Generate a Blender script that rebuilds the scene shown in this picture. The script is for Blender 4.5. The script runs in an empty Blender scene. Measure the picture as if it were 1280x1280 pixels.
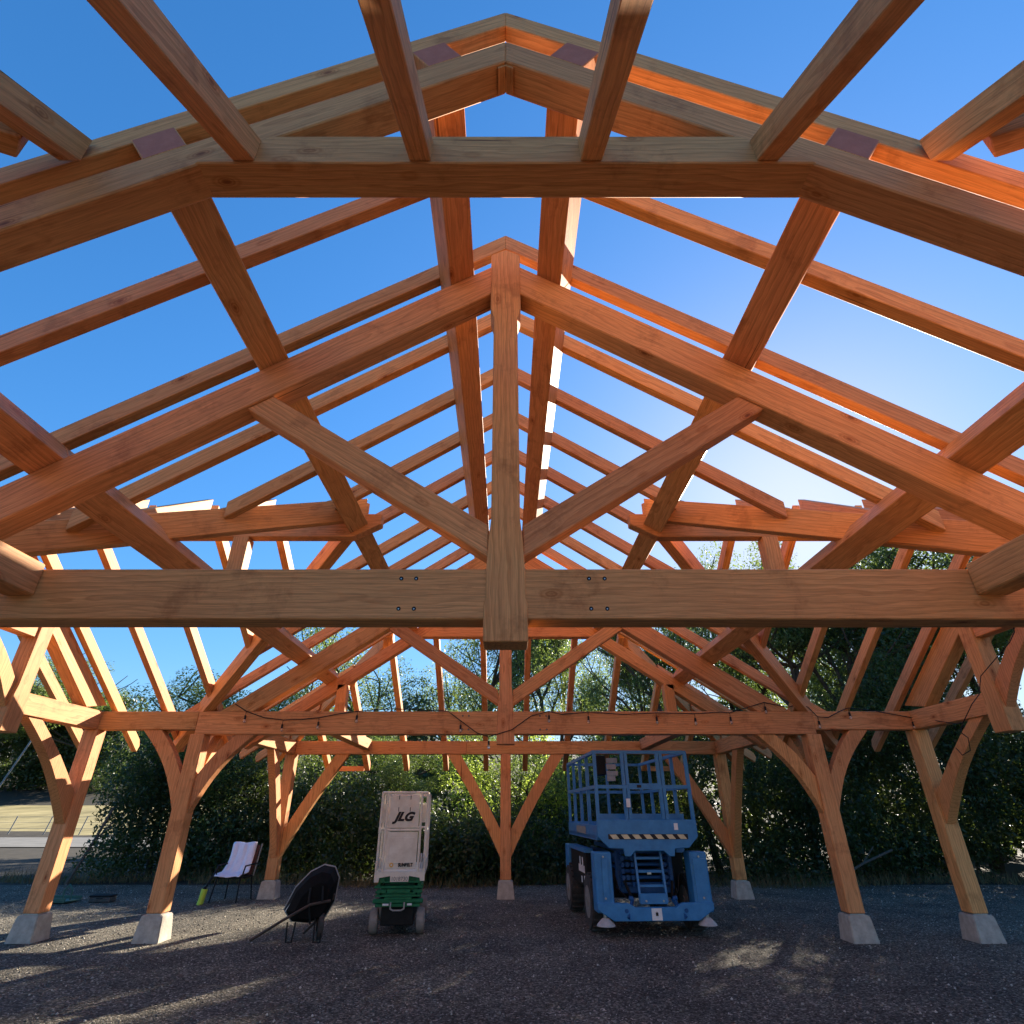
import bpy, bmesh, math, random
import numpy as np
from mathutils import Vector, Matrix
R = math.radians
scn = bpy.context.scene
COL = scn.collection
rng = random.Random(7)
V = Vector

# ------------------------------------------------------------------ materials
def new_mat(name):
    m = bpy.data.materials.new(name); m.use_nodes = True
    nt = m.node_tree; b = nt.nodes['Principled BSDF']
    return m, nt, b
def nd(nt, t, **k):
    n = nt.nodes.new(t)
    for a, v in k.items():
        if a in n.inputs.keys(): n.inputs[a].default_value = v
        else: setattr(n, a, v)
    return n
def ramp(nt, stops):
    n = nt.nodes.new('ShaderNodeValToRGB'); e = n.color_ramp.elements
    while len(e) > 1: e.remove(e[-1])
    e[0].position, e[0].color = stops[0][0], (*stops[0][1], 1)
    for p, c in stops[1:]:
        x = e.new(p); x.color = (*c, 1)
    return n
def mix(nt, a, b, f, mode='MIX'):
    n = nt.nodes.new('ShaderNodeMix'); n.data_type = 'RGBA'; n.blend_type = mode
    for s, v in ((n.inputs[0], f), (n.inputs[6], a), (n.inputs[7], b)):
        if isinstance(v, (int, float)): s.default_value = v
        elif isinstance(v, tuple): s.default_value = (*v, 1)
        else: nt.links.new(v, s)
    return n.outputs[2]
def mth(nt, op, a, b=0.0, c=None):
    n = nt.nodes.new('ShaderNodeMath'); n.operation = op
    vals = (a, b) if c is None else (a, b, c)
    for i, v in enumerate(vals):
        if isinstance(v, (int, float)): n.inputs[i].default_value = v
        else: nt.links.new(v, n.inputs[i])
    return n.outputs[0]

def wood_mat(name, light, dark, red=(.40, .13, .05)):
    m, nt, b = new_mat(name); L = nt.links
    tc = nd(nt, 'ShaderNodeTexCoord'); oi = nd(nt, 'ShaderNodeObjectInfo')
    off = nd(nt, 'ShaderNodeVectorMath', operation='MULTIPLY_ADD')
    cmb = nd(nt, 'ShaderNodeCombineXYZ')
    L.new(mth(nt, 'MULTIPLY', oi.outputs['Random'], 37.0), cmb.inputs[0])
    L.new(mth(nt, 'MULTIPLY_ADD', mth(nt, 'FRACT', mth(nt, 'MULTIPLY', oi.outputs['Random'], 91.7)), .22, -.11), cmb.inputs[1])
    L.new(mth(nt, 'MULTIPLY_ADD', mth(nt, 'FRACT', mth(nt, 'MULTIPLY', oi.outputs['Random'], 57.3)), .22, -.11), cmb.inputs[2])
    L.new(tc.outputs['Object'], off.inputs[0]); off.inputs[1].default_value = (1, 1, 1); L.new(cmb.outputs[0], off.inputs[2])
    P = off.outputs[0]
    def mapped(s):
        mp = nd(nt, 'ShaderNodeVectorMath', operation='MULTIPLY'); L.new(P, mp.inputs[0]); mp.inputs[1].default_value = s
        return mp.outputs[0]
    wob = nd(nt, 'ShaderNodeTexNoise', Scale=1.0, Detail=3.0, Roughness=.55); L.new(mapped((1.1, 3.2, 3.2)), wob.inputs['Vector'])
    wv = nd(nt, 'ShaderNodeVectorMath', operation='MULTIPLY_ADD'); L.new(wob.outputs['Color'], wv.inputs[0]); wv.inputs[1].default_value = (0, .13, .13)
    L.new(mapped((.02, 1, 1)), wv.inputs[2])
    wav = nd(nt, 'ShaderNodeTexWave', wave_type='RINGS', rings_direction='X', wave_profile='SAW')
    wav.inputs['Scale'].default_value = 9; wav.inputs['Distortion'].default_value = 2.6
    wav.inputs['Detail'].default_value = 2; wav.inputs['Detail Scale'].default_value = 1.5
    L.new(wv.outputs[0], wav.inputs['Vector'])
    fib = nd(nt, 'ShaderNodeTexNoise', Scale=1.0, Detail=4.0, Roughness=.7); L.new(mapped((4, 120, 120)), fib.inputs['Vector'])
    big = nd(nt, 'ShaderNodeTexNoise', Scale=1.0, Detail=3.0, Roughness=.6); L.new(mapped((.9, 3, 3)), big.inputs['Vector'])
    vor = nd(nt, 'ShaderNodeTexVoronoi', Scale=1.0); L.new(mapped((2.0, 4.2, 4.2)), vor.inputs['Vector'])
    rg = ramp(nt, [(0.0, light), (.6, tuple(.75*a+.25*c for a, c in zip(light, dark))), (.92, tuple(.25*a+.75*c for a, c in zip(light, dark))), (1.0, light)])
    L.new(wav.outputs['Fac'], rg.inputs[0])
    rb = ramp(nt, [(.32, (0, 0, 0)), (.7, (1, 1, 1))]); L.new(big.outputs['Fac'], rb.inputs[0])
    c = mix(nt, rg.outputs[0], red, mth(nt, 'MULTIPLY', rb.outputs[0], .36))
    rf = ramp(nt, [(.3, (.72, .70, .68)), (.62, (1.1, 1.1, 1.1))]); L.new(fib.outputs['Fac'], rf.inputs[0])
    c = mix(nt, c, rf.outputs[0], 1.0, 'MULTIPLY')
    kn = ramp(nt, [(.0, (.20, .10, .06)), (.05, (.45, .28, .18)), (.075, (.85, .75, .65)), (.095, (.62, .46, .34)), (.115, (.95, .9, .85)), (.15, (.80, .70, .6)), (.19, (1, 1, 1))]); L.new(vor.outputs['Distance'], kn.inputs[0])
    c = mix(nt, c, kn.outputs[0], .9, 'MULTIPLY')
    # every timber a little lighter or redder than its neighbour
    hsv = nd(nt, 'ShaderNodeHueSaturation'); L.new(c, hsv.inputs['Color'])
    L.new(mth(nt, 'MULTIPLY_ADD', oi.outputs['Random'], .26, .88), hsv.inputs['Value'])
    L.new(mth(nt, 'MULTIPLY_ADD', mth(nt, 'FRACT', mth(nt, 'MULTIPLY', oi.outputs['Random'], 13.3)), .014, .493), hsv.inputs['Hue'])
    # weather stains and dirty hand marks
    st = nd(nt, 'ShaderNodeTexNoise', Scale=2.3, Detail=6.0, Roughness=.7); L.new(P, st.inputs['Vector'])
    rs = ramp(nt, [(.34, (.66, .60, .56)), (.45, (1, 1, 1))]); L.new(st.outputs['Fac'], rs.inputs[0])
    c = mix(nt, hsv.outputs[0], rs.outputs[0], .75, 'MULTIPLY')
    # drying checks: thin dark splits along the grain
    ck = nd(nt, 'ShaderNodeTexNoise', Scale=1.0, Detail=2.0, Roughness=.5); L.new(mapped((.55, 26, 26)), ck.inputs['Vector'])
    rk = ramp(nt, [(.24, (.22, .15, .11)), (.275, (1, 1, 1))]); L.new(ck.outputs['Fac'], rk.inputs[0])
    c = mix(nt, c, rk.outputs[0], .85, 'MULTIPLY')
    L.new(c, b.inputs['Base Color']); b.inputs['Roughness'].default_value = .62
    b.inputs['Specular IOR Level'].default_value = .25
    bp = nd(nt, 'ShaderNodeBump', Strength=.25, Distance=.004)
    L.new(mth(nt, 'ADD', mth(nt, 'MULTIPLY', fib.outputs['Fac'], .7), mth(nt, 'MULTIPLY', wav.outputs['Fac'], .5)), bp.inputs['Height'])
    L.new(bp.outputs[0], b.inputs['Normal'])
    return m
WOOD = wood_mat('fir_timber', (.74, .355, .138), (.50, .208, .072), (.57, .212, .072))

def noisy(name, c1, c2, scale, rough=.8, bump=.0, bscale=None, metallic=0, detail=6, coord='Object', spec=.3):
    m, nt, b = new_mat(name); L = nt.links
    tc = nd(nt, 'ShaderNodeTexCoord')
    n = nd(nt, 'ShaderNodeTexNoise', Scale=float(scale), Detail=float(detail), Roughness=.65); L.new(tc.outputs[coord], n.inputs['Vector'])
    r = ramp(nt, [(.32, c1), (.68, c2)]); L.new(n.outputs['Fac'], r.inputs[0]); L.new(r.outputs[0], b.inputs['Base Color'])
    b.inputs['Roughness'].default_value = rough; b.inputs['Metallic'].default_value = metallic
    b.inputs['Specular IOR Level'].default_value = spec
    if bump:
        n2 = nd(nt, 'ShaderNodeTexNoise', Scale=float(bscale or scale*4), Detail=5.0); L.new(tc.outputs[coord], n2.inputs['Vector'])
        bp = nd(nt, 'ShaderNodeBump', Strength=bump, Distance=.01); L.new(n2.outputs['Fac'], bp.inputs['Height']); L.new(bp.outputs[0], b.inputs['Normal'])
    return m
ENDG = noisy('sealed_end_grain', (.42, .13, .085), (.50, .17, .115), 12, .7, .2)
CONC = noisy('concrete', (.34, .30, .25), (.52, .47, .39), 9, .9, .5, 60)
BLUE = noisy('blue_paint', (.025, .165, .38), (.045, .235, .50), 6, .42, .05, 30, spec=.5)
DBLUE = noisy('dark_blue_paint', (.010, .065, .19), (.02, .10, .27), 8, .5, .05, 30)
WHITE = noisy('white_paint', (.64, .56, .46), (.80, .73, .62), 7, .5, .05, 30)
GREEN = noisy('green_paint', (.006, .10, .035), (.015, .17, .07), 8, .5, .05, 30)
GAPGREEN = noisy('gap_shade_green', (.005, .035, .018), (.008, .06, .03), 8, .6)  # green darkened to stand for shade between the scissor arms
BLACK = noisy('black_paint', (.008, .008, .008), (.016, .016, .016), 12, .6, spec=.2)
RUBBER = noisy('black_rubber', (.035, .032, .03), (.08, .075, .07), 10, .9, .3, 60)
GRUB = noisy('grey_rubber', (.20, .18, .16), (.30, .28, .25), 12, .9, .2, 50)
STEEL = noisy('steel', (.35, .35, .35), (.55, .55, .55), 20, .35, metallic=1)
YELLOW = noisy('cream_paint', (.62, .54, .33), (.72, .64, .42), 12, .5)
PAPER = noisy('white_sticker', (.70, .70, .70), (.80, .80, .80), 12, .5)
PAD = noisy('pale_plastic', (.34, .33, .31), (.50, .48, .46), 10, .6)
LOGO = noisy('logo_ink', (.016, .012, .014), (.02, .016, .018), 5, .5)
ORANGE = noisy('orange_ink', (.70, .36, .05), (.78, .42, .08), 5, .5)
TOWEL = noisy('towel_cloth', (.74, .70, .80), (.84, .81, .88), 14, .95, .5, 90)
FABR = noisy('maroon_fabric', (.10, .045, .045), (.15, .07, .065), 30, .9)
LIME = noisy('lime_plastic', (.42, .60, .06), (.55, .72, .10), 8, .4)
BARK = noisy('bark', (.035, .027, .02), (.10, .08, .06), 9, .95, .8, 22)
GREENP = noisy('green_plastic', (.03, .09, .07), (.05, .13, .10), 8, .5)
CORD = noisy('black_cord', (.008, .008, .008), (.015, .015, .015), 5, .6)
FRAMEG = noisy('grey_tube', (.22, .21, .20), (.34, .33, .31), 15, .5)

def glass_mat():
    m, nt, b = new_mat('bulb_glass'); b.inputs['Transmission Weight'].default_value = .8
    b.inputs['Roughness'].default_value = .08; b.inputs['Base Color'].default_value = (.95, .9, .8, 1); return m
GLASS = glass_mat()

def leaf_mat(name, c1, c2, trans=.35, tcol=(.30, .42, .05)):
    m, nt, b = new_mat(name); L = nt.links
    ge = nd(nt, 'ShaderNodeNewGeometry')
    r = ramp(nt, [(0, c1), (.75, c2), (1, tuple(min(1, x*1.5) for x in c2))]); L.new(ge.outputs['Random Per Island'], r.inputs[0])
    L.new(r.outputs[0], b.inputs['Base Color']); b.inputs['Roughness'].default_value = .45
    b.inputs['Specular IOR Level'].default_value = .35
    tr = nd(nt, 'ShaderNodeBsdfTranslucent'); tr.inputs[0].default_value = (*tcol, 1)
    ms = nd(nt, 'ShaderNodeMixShader'); ms.inputs[0].default_value = trans
    L.new(b.outputs[0], ms.inputs[1]); L.new(tr.outputs[0], ms.inputs[2])
    L.new(ms.outputs[0], nt.nodes['Material Output'].inputs['Surface'])
    return m
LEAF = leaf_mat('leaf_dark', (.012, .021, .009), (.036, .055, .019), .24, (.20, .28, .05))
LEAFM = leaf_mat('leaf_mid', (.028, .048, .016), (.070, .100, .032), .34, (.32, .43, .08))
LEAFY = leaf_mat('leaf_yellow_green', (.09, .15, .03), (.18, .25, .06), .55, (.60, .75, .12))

# ------------------------------------------------------------------ helpers
def tag(o, label=None, cat=None, group=None, kind=None):
    if label: o['label'] = label
    if cat: o['category'] = cat
    if group: o['group'] = group
    if kind: o['kind'] = kind
    return o
def thing(name, label, cat, loc=(0, 0, 0), rz=0, group=None):
    o = bpy.data.objects.new(name, None); COL.objects.link(o); o.empty_display_size = .3
    o.location = loc; o.rotation_euler = (0, 0, rz); return tag(o, label, cat, group)

class MB:
    """collects shapes, links them as ONE mesh object"""
    def __init__(s): s.bm = bmesh.new()
    def box(s, c, size, rot=None, bev=0):
        M = Matrix.Translation(V(c)) @ (rot.to_4x4() if rot else Matrix()) @ Matrix.Diagonal((*size, 1))
        r = bmesh.ops.create_cube(s.bm, size=1, matrix=M)
        if bev:
            es = list({e for v in r['verts'] for e in v.link_edges})
            bmesh.ops.bevel(s.bm, geom=es, offset=bev, segments=1, affect='EDGES')
        return s
    def b2(s, a, b, bev=0):
        a, b = V(a), V(b); return s.box((a+b)/2, [abs(x) for x in (b-a)], None, bev)
    def tube(s, a, b, r, n=10, r2=None):
        a, b = V(a), V(b); d = b-a
        M = Matrix.Translation((a+b)/2) @ d.to_track_quat('Z', 'Y').to_matrix().to_4x4()
        bmesh.ops.create_cone(s.bm, cap_ends=True, segments=n, radius1=r, radius2=r if r2 is None else r2, depth=d.length, matrix=M)
        return s
    def path(s, pts, r, n=8):
        for a, b in zip(pts, pts[1:]): s.tube(a, b, r, n)
        for p in pts[1:-1]: s.ball(p, r, 8)
        return s
    def bar(s, a, b, w, h, up=(0, 0, 1)):
        a, b = V(a), V(b); x = (b-a).normalized(); y = V(up).cross(x).normalized(); z = x.cross(y)
        rot = Matrix((x, y, z)).transposed()
        return s.box((a+b)/2, ((b-a).length, w, h), rot)
    def ball(s, c, r, n=10, sc=(1, 1, 1)):
        bmesh.ops.create_uvsphere(s.bm, u_segments=n, v_segments=max(4, n//2+1), radius=r, matrix=Matrix.Translation(V(c)) @ Matrix.Diagonal((*sc, 1)))
        return s
    def prism(s, pts, vec, bev=0):
        vec = V(vec); A = [s.bm.verts.new(V(p)) for p in pts]; B = [s.bm.verts.new(V(p)+vec) for p in pts]
        fs = [s.bm.faces.new(A), s.bm.faces.new(B[::-1])]
        n = len(pts)
        for i in range(n): fs.append(s.bm.faces.new((A[i], B[i], B[(i+1) % n], A[(i+1) % n])))
        bmesh.ops.recalc_face_normals(s.bm, faces=fs)
        if bev:
            es = list({e for f in fs for e in f.edges if len(e.link_faces) == 2 and e.calc_face_angle(0) > .5})
            bmesh.ops.bevel(s.bm, geom=es, offset=bev, segments=1, affect='EDGES')
        return s
    def wheel(s, c, r, w, axis=(1, 0, 0), n=28):
        a = V(axis).normalized(); c = V(c)
        for (rr, ww) in ((r, w*.55), (r*.97, w*.8), (r*.92, w)):
            s.tube(c-a*ww/2, c+a*ww/2, rr, n)
        return s
    def build(s, name, mat, parent=None, smooth=False):
        me = bpy.data.meshes.new(name); s.bm.to_mesh(me); s.bm.free()
        me.materials.append(mat)
        if smooth:
            for p in me.polygons: p.use_smooth = True
        o = bpy.data.objects.new(name, me); COL.objects.link(o)
        if parent: o.parent = parent
        return o

MAT = {}
def timber(name, pts, vec, parent, bev=.008, mat=WOOD, endmat=None):
    """a timber as a polygon pushed out by vec; its own X axis runs along its grain"""
    pts = [V(p) for p in pts]; vec = V(vec)
    best = max(((pts[i], pts[(i+1) % len(pts)]) for i in range(len(pts))), key=lambda e: (e[1]-e[0]).length)
    if vec.length > (best[1]-best[0]).length: best = (V((0, 0, 0)), vec)
    c = sum(pts, V((0, 0, 0)))/len(pts)+vec/2
    x = (best[1]-best[0]).normalized()
    ref = vec if abs(vec.normalized().dot(x)) < .9 else pts[1]-pts[0]
    y = (ref-x*ref.dot(x)).normalized(); z = x.cross(y)
    M = Matrix((x, y, z)).transposed()
    Mi = M.transposed()
    m = MB(); m.prism([Mi @ (p-c) for p in pts], Mi @ vec, bev)
    o = m.build(name, mat, parent)
    if endmat:
        o.data.materials.append(endmat)
        for p in o.data.polygons:
            if abs(p.normal.x) > .95: p.material_index = 1
    o.matrix_local = MAT[o] = Matrix.Translation(c) @ M.to_4x4()
    return o

# ------------------------------------------------------------------ camera
cam = bpy.data.cameras.new('camera'); co = bpy.data.objects.new('camera', cam); COL.objects.link(co)
co.location = (0, 0, 1.6); co.rotation_euler = (R(90+28.13), 0, 0)
cam.sensor_width = 36; cam.lens = 36*700.4/1280; cam.shift_x = 8/1280; cam.clip_end = 2000; cam.clip_start = .05
scn.camera = co

# ------------------------------------------------------------------ pavilion
T = 2/3
pav = thing('timber_pavilion', 'unfinished timber frame pavilion of orange fir beams and open rafters on concrete footings', 'pavilion')
HX, HW = 4.96, 6.70         # nave post line, wing post line
Y1, Y2 = 3.53, 9.65         # front faces of the two king post trusses
TW = .195                   # truss timber width
TZ0, TZ1, PZ0 = 2.70, 3.05, 2.77
CT = 6.17                   # principal top at the ridge
CR, RD = 6.445, .20         # rafter bottom at the ridge, plumb depth
YF, YB = -.75, 14.13        # end plates
RW = .098
OV = .80

def arc_brace(name, p, dirn, z_lo, z_hi, run_in, run_out, ztop, width, wvec, parent=None, bow=.10):
    """knee brace from a post face at p (x,y), going along dirn, curved on its lower edge"""
    d = V(dirn); P0 = V((p[0], p[1], 0))
    a, b = V((0, z_lo)), V((run_out, ztop))
    pts2 = []
    n = 8
    for i in range(n+1):
        t = i/n; q = a.lerp(b, t); nrm = V((-(b-a).y, (b-a).x)).normalized()
        q = q+nrm*bow*math.sin(math.pi*t)*(1 if bow else 0); pts2.append(q)
    a2, b2 = V((run_in, ztop)), V((0, z_hi))
    pts2.append(a2)
    for i in range(1, 4):
        t = i/4; q = a2.lerp(b2, t); nrm = V(((b2-a2).y, -(b2-a2).x)).normalized()
        pts2.append(q+nrm*bow*.35*math.sin(math.pi*t))
    pts2.append(b2)
    pts = [P0+d*q.x+V((0, 0, q.y)) for q in pts2]
    w = V(wvec).normalized()*width
    return timber(name, [q-w/2 for q in pts], w, parent or pav, .005)

def post(x, y, top, w=.23):
    o = timber('post', [(x-w/2, y-w/2, .33), (x+w/2, y-w/2, .33), (x+w/2, y-w/2, top), (x-w/2, y-w/2, top)], (0, w, 0), pav, .01)
    m = MB(); bm = m.bm
    def ring(z, h, dx=0): return [bm.verts.new((sx*h, sy*h, z)) for sx, sy in ((-1, -1), (1, -1), (1, 1), (-1, 1))]
    rs = [ring(-.15, .195), ring(.0, .185), ring(.27, .156), ring(.315, .146)]
    for a, b in zip(rs, rs[1:]):
        for i in range(4): bm.faces.new((a[i], a[(i+1) % 4], b[(i+1) % 4], b[i]))
    bm.faces.new(rs[-1]); bm.faces.new(rs[0][::-1])
    bmesh.ops.bevel(bm, geom=[e for e in bm.edges if len(e.link_faces) == 2], offset=.012, segments=2, affect='EDGES')
    f = m.build('footing', CONC); f.parent = o
    f.matrix_local = MAT[o].inverted() @ Matrix.Translation((x, y, 0))
    m = MB(); m.box((0, 0, .322), (.20, .20, .012)); pl = m.build('steel_plate', STEEL); pl.parent = o
    pl.matrix_local = MAT[o].inverted() @ Matrix.Translation((x, y, 0))
    return o

for s in (-1, 1):
    for x in (HX, HW):
        post(s*x, Y2+TW/2, TZ0 if x == HX else PZ0); post(s*x, Y1+TW/2, TZ0 if x == HX else PZ0)
    post(s*HX, YB, PZ0); post(s*HX, YF, PZ0)
post(0, YB, PZ0)

def hpoly(x0, x1, z0, z1, y): return [(x0, y, z0), (x1, y, z0), (x1, y, z1), (x0, y, z1)]

def kp_truss(y, pegs=True):
    W = (0, TW, 0)
    for s in (-1, 1):
        xin = .10
        tb = timber('tie_beam', hpoly(s*xin, s*(HX+.06), TZ0, TZ1, y), W, pav)
        # principal rafter
        zt = lambda x: CT-T*abs(x); D = .36
        xe = (CT-TZ1)/T
        timber('principal_rafter', [(s*.10, y, zt(.1)), (s*xe, y, TZ1), (s*(xe-D/T), y, TZ1), (s*.10, y, zt(.1)-D)], W, pav)
        # strut
        f = lambda x, o: TZ1+.30+o+T*x
        # strut: bottom line z = 3.065+.664x ; top line z = 3.31+.664x (world), from king post to principal underside
        zb = lambda x: 3.066+.664*x
        ztp = lambda x: 3.312+.664*x
        xa, xb = (CT-D-3.312)/(T+.664), (CT-D-3.066)/(T+.664)
        timber('strut', [(s*.12, y+.02, zb(.12)), (s*xb, y+.02, zb(xb)), (s*xa, y+.02, ztp(xa)), (s*.12, y+.02, ztp(.12))], (0, .15, 0), pav)
        if pegs:
            m = MB()
            for px in ((.56, .665) if s > 0 else (.60, .70)):
                for pz in (TZ0+.07, TZ0+.28):
                    m.tube((s*px, y-.003, pz), (s*px, y+.01, pz), .014, 12)
            o = m.build('peg_hole', BLACK, None); o.parent = tb; o.matrix_local = MAT[tb].inverted()
            m = MB()
            for px in ((.56, .665) if s > 0 else (.60, .70)):
                for pz in (TZ0+.068, TZ0+.278):
                    m.tube((s*px, y-.005, pz), (s*px, y+.01, pz), .005, 10)
            o = m.build('bolt', STEEL, None); o.parent = tb; o.matrix_local = MAT[tb].inverted()
    # king post: wide head, shaft, wide shoulder, wide foot
    h = [(.145, 2.55), (.145, 2.80), (.133, 2.84), (.133, 3.02), (.118, 3.28), (.103, 3.42), (.103, 5.40), (.133, 5.52), (.133, 6.23)]
    pts = [(x, y-.012, z) for x, z in h]+[(0, y-.012, 6.31)]+[(-x, y-.012, z) for x, z in reversed(h)]
    timber('king_post', pts, (0, TW+.024, 0), pav, .006)
kp_truss(Y1); kp_truss(Y2)

def collar_truss(y, front):
    """gable truss whose collar carries the hip rafters"""
    W = (0, TW, 0); D = .262; cz0, cz1 = 4.77, 5.03
    yy = y
    zt = lambda x: CT-T*abs(x)
    xc = (CT-D-cz0)/T
    for s in (-1, 1):
        xe = HX-.05
        timber('principal_rafter', [(0, yy, zt(0)), (s*xe, yy, zt(xe)), (s*xe, yy, zt(xe)-D), (0, yy, zt(0)-D)], W, pav)
        timber('queen_post', hpoly(s*3.12, s*3.32, 3.10, zt(3.22)-D+.06, yy), (0, TW-.01, 0), pav)
    o = timber('collar_beam', [(-xc-.03, yy-.006, cz0), (xc+.03, yy-.006, cz0), (xc-.36, yy-.006, cz1), (-xc+.36, yy-.006, cz1)], (0, TW+.012, 0), pav)
    # small peak block under the apex
    timber('peak_block', [(-.05, yy+.02, CT-D-.01), (-.05, yy+.02, CT-D-.055), (0, yy+.02, CT-D-.02), (.05, yy+.02, CT-D-.055), (.05, yy+.02, CT-D-.01), (0, yy+.02, CT-D+.05)], (0, TW-.04, 0), pav, .002)
YT0, YT3 = 1.83, 11.37
collar_truss(YT0, True); collar_truss(YT3, False)

# plates
def ybeam(name, x0, x1, y0, y1, z0, z1, **k):
    return timber(name, [(x0, y0, z0), (x1, y0, z0), (x1, y0, z1), (x0, y0, z1)], (0, y1-y0, 0), pav, **k)
PW = .20
for s in (-1, 1):
    xs = sorted((s*(HX-PW/2), s*(HX+PW/2)))
    ybeam('wall_plate', xs[0], xs[1], Y2+TW+.002, YB+PW/2, PZ0, TZ1)
    ybeam('wall_plate', xs[0], xs[1], YF-PW/2, Y1-.002, PZ0, TZ1)
    for y in (Y1, Y2):
        timber('wall_plate', hpoly(s*(HX+.062), s*(HW+.105), PZ0, TZ1, y), (0, TW, 0), pav)
    xs = sorted((s*3.12, s*3.32))
    ybeam('ceiling_joist', xs[0], xs[1], Y2+TW+.002, YB-PW/2-.002, 2.86, 3.08)
    ybeam('ceiling_joist', xs[0], xs[1], YF+PW/2+.002, Y1-.002, 2.86, 3.08)
timber('wall_plate', hpoly(-HX+PW/2+.002, -.9, PZ0, TZ1, YB-PW/2), (0, PW, 0), pav)
timber('wall_plate', [(-.898, YB-PW/2, PZ0), (HX-PW/2-.002, YB-PW/2, PZ0), (HX-PW/2-.002, YB-PW/2, TZ1), (.9, YB-PW/2, TZ1), (.9, YB-PW/2, 2.92), (-.898, YB-PW/2, 2.92)], (0, PW, 0), pav)
timber('wall_plate', hpoly(-.898, .898, 2.922, TZ1, YB-PW/2+.003), (0, PW-.006, 0), pav)
timber('wall_plate', hpoly(-HX+PW/2+.002, HX-PW/2-.002, PZ0, TZ1, YF-PW/2), (0, PW, 0), pav)

# purlins: three each side, one length to each bay, lying on the principals
def purlin(s, xc, y0, y1, first=False):
    zb = lambda x: CT-T*x
    n = V((s*.5547, 0, .832)); x0, x1 = xc-.105, xc+.105
    a = V((s*x0, 0, zb(x0))); b = V((s*x1, 0, zb(x1)))
    d = .226
    pts = [a, b, b+n*d, a+n*d]
    timber('purlin', [V((p.x, y0, p.z)) for p in pts], (0, y1-y0, 0), pav, .006, endmat=ENDG)
for s in (-1, 1):
    for xc in (.392, 1.925, 3.44):
        purlin(s, xc, YT0+.003, Y1+TW/2); purlin(s, xc, Y1+TW/2+.002, Y2+TW/2); purlin(s, xc, Y2+TW/2+.002, YT3+TW)

# common rafters of the nave
YRID = Y1+TW/2+ (Y2-Y1)/2            # ridge of the cross wings
XV = (CR-(CR-T*HX+T*(YRID-Y1-TW/2)))/T  # where the wing ridge dies into the nave roof
CW = CR-T*XV                          # wing rafter bottom at its ridge
vx = lambda y: XV+abs(y-YRID)
def nave_rafter(y, s, xe, tail=False, name='common_rafter', x0=0.0):
    zb = lambda x: CR-T*x
    if tail:
        xt = xe; pts = [(s*x0, y, zb(x0)), (s*xt, y, zb(xt)), (s*(xt+.045), y, zb(xt)+.10), (s*(xt+.0), y, zb(xt)+RD), (s*x0, y, zb(x0)+RD)]
    else:
        pts = [(s*x0, y, zb(x0)), (s*xe, y, zb(xe)), (s*xe, y, zb(xe)+RD), (s*x0, y, zb(x0)+RD)]
    return timber(name, pts, (0, RW, 0), pav, .005)
ry = [1.85, 2.735, 3.61]+[3.61+.885*k for k in range(1, 8)]+[10.68, 11.42]
for y in ry:
    for s in (-1, 1):
        yc = y+RW/2
        if Y1+TW/2+.1 < yc < Y2+TW/2-.05: nave_rafter(y, s, vx(yc)-.10)
        else: nave_rafter(y, s, HX+OV, True)

def slant(name, a, b, w, depth, ztop_off=0, tailcut=False):
    """beam in a vertical plane from a to b (points on its underside), plumb ends"""
    a, b = V(a), V(b); h = V((b.x-a.x, b.y-a.y, 0)).normalized(); side = V((-h.y, h.x, 0))*w
    pts = [a, b, b+V((0, 0, depth)), a+V((0, 0, depth))]
    return timber(name, [p-side/2 for p in pts], side, pav, .006)
# valleys
for s in (-1, 1):
    for f in (-1, 1):
        e = HX+OV*.95
        a = (s*(XV+.02), YRID+f*.02, CR-T*(XV+.02)-.13); b = (s*e, YRID+f*(e-XV), CR-T*e-.13)
        slant('valley_rafter', a, b, .15, .33-.02)
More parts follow.
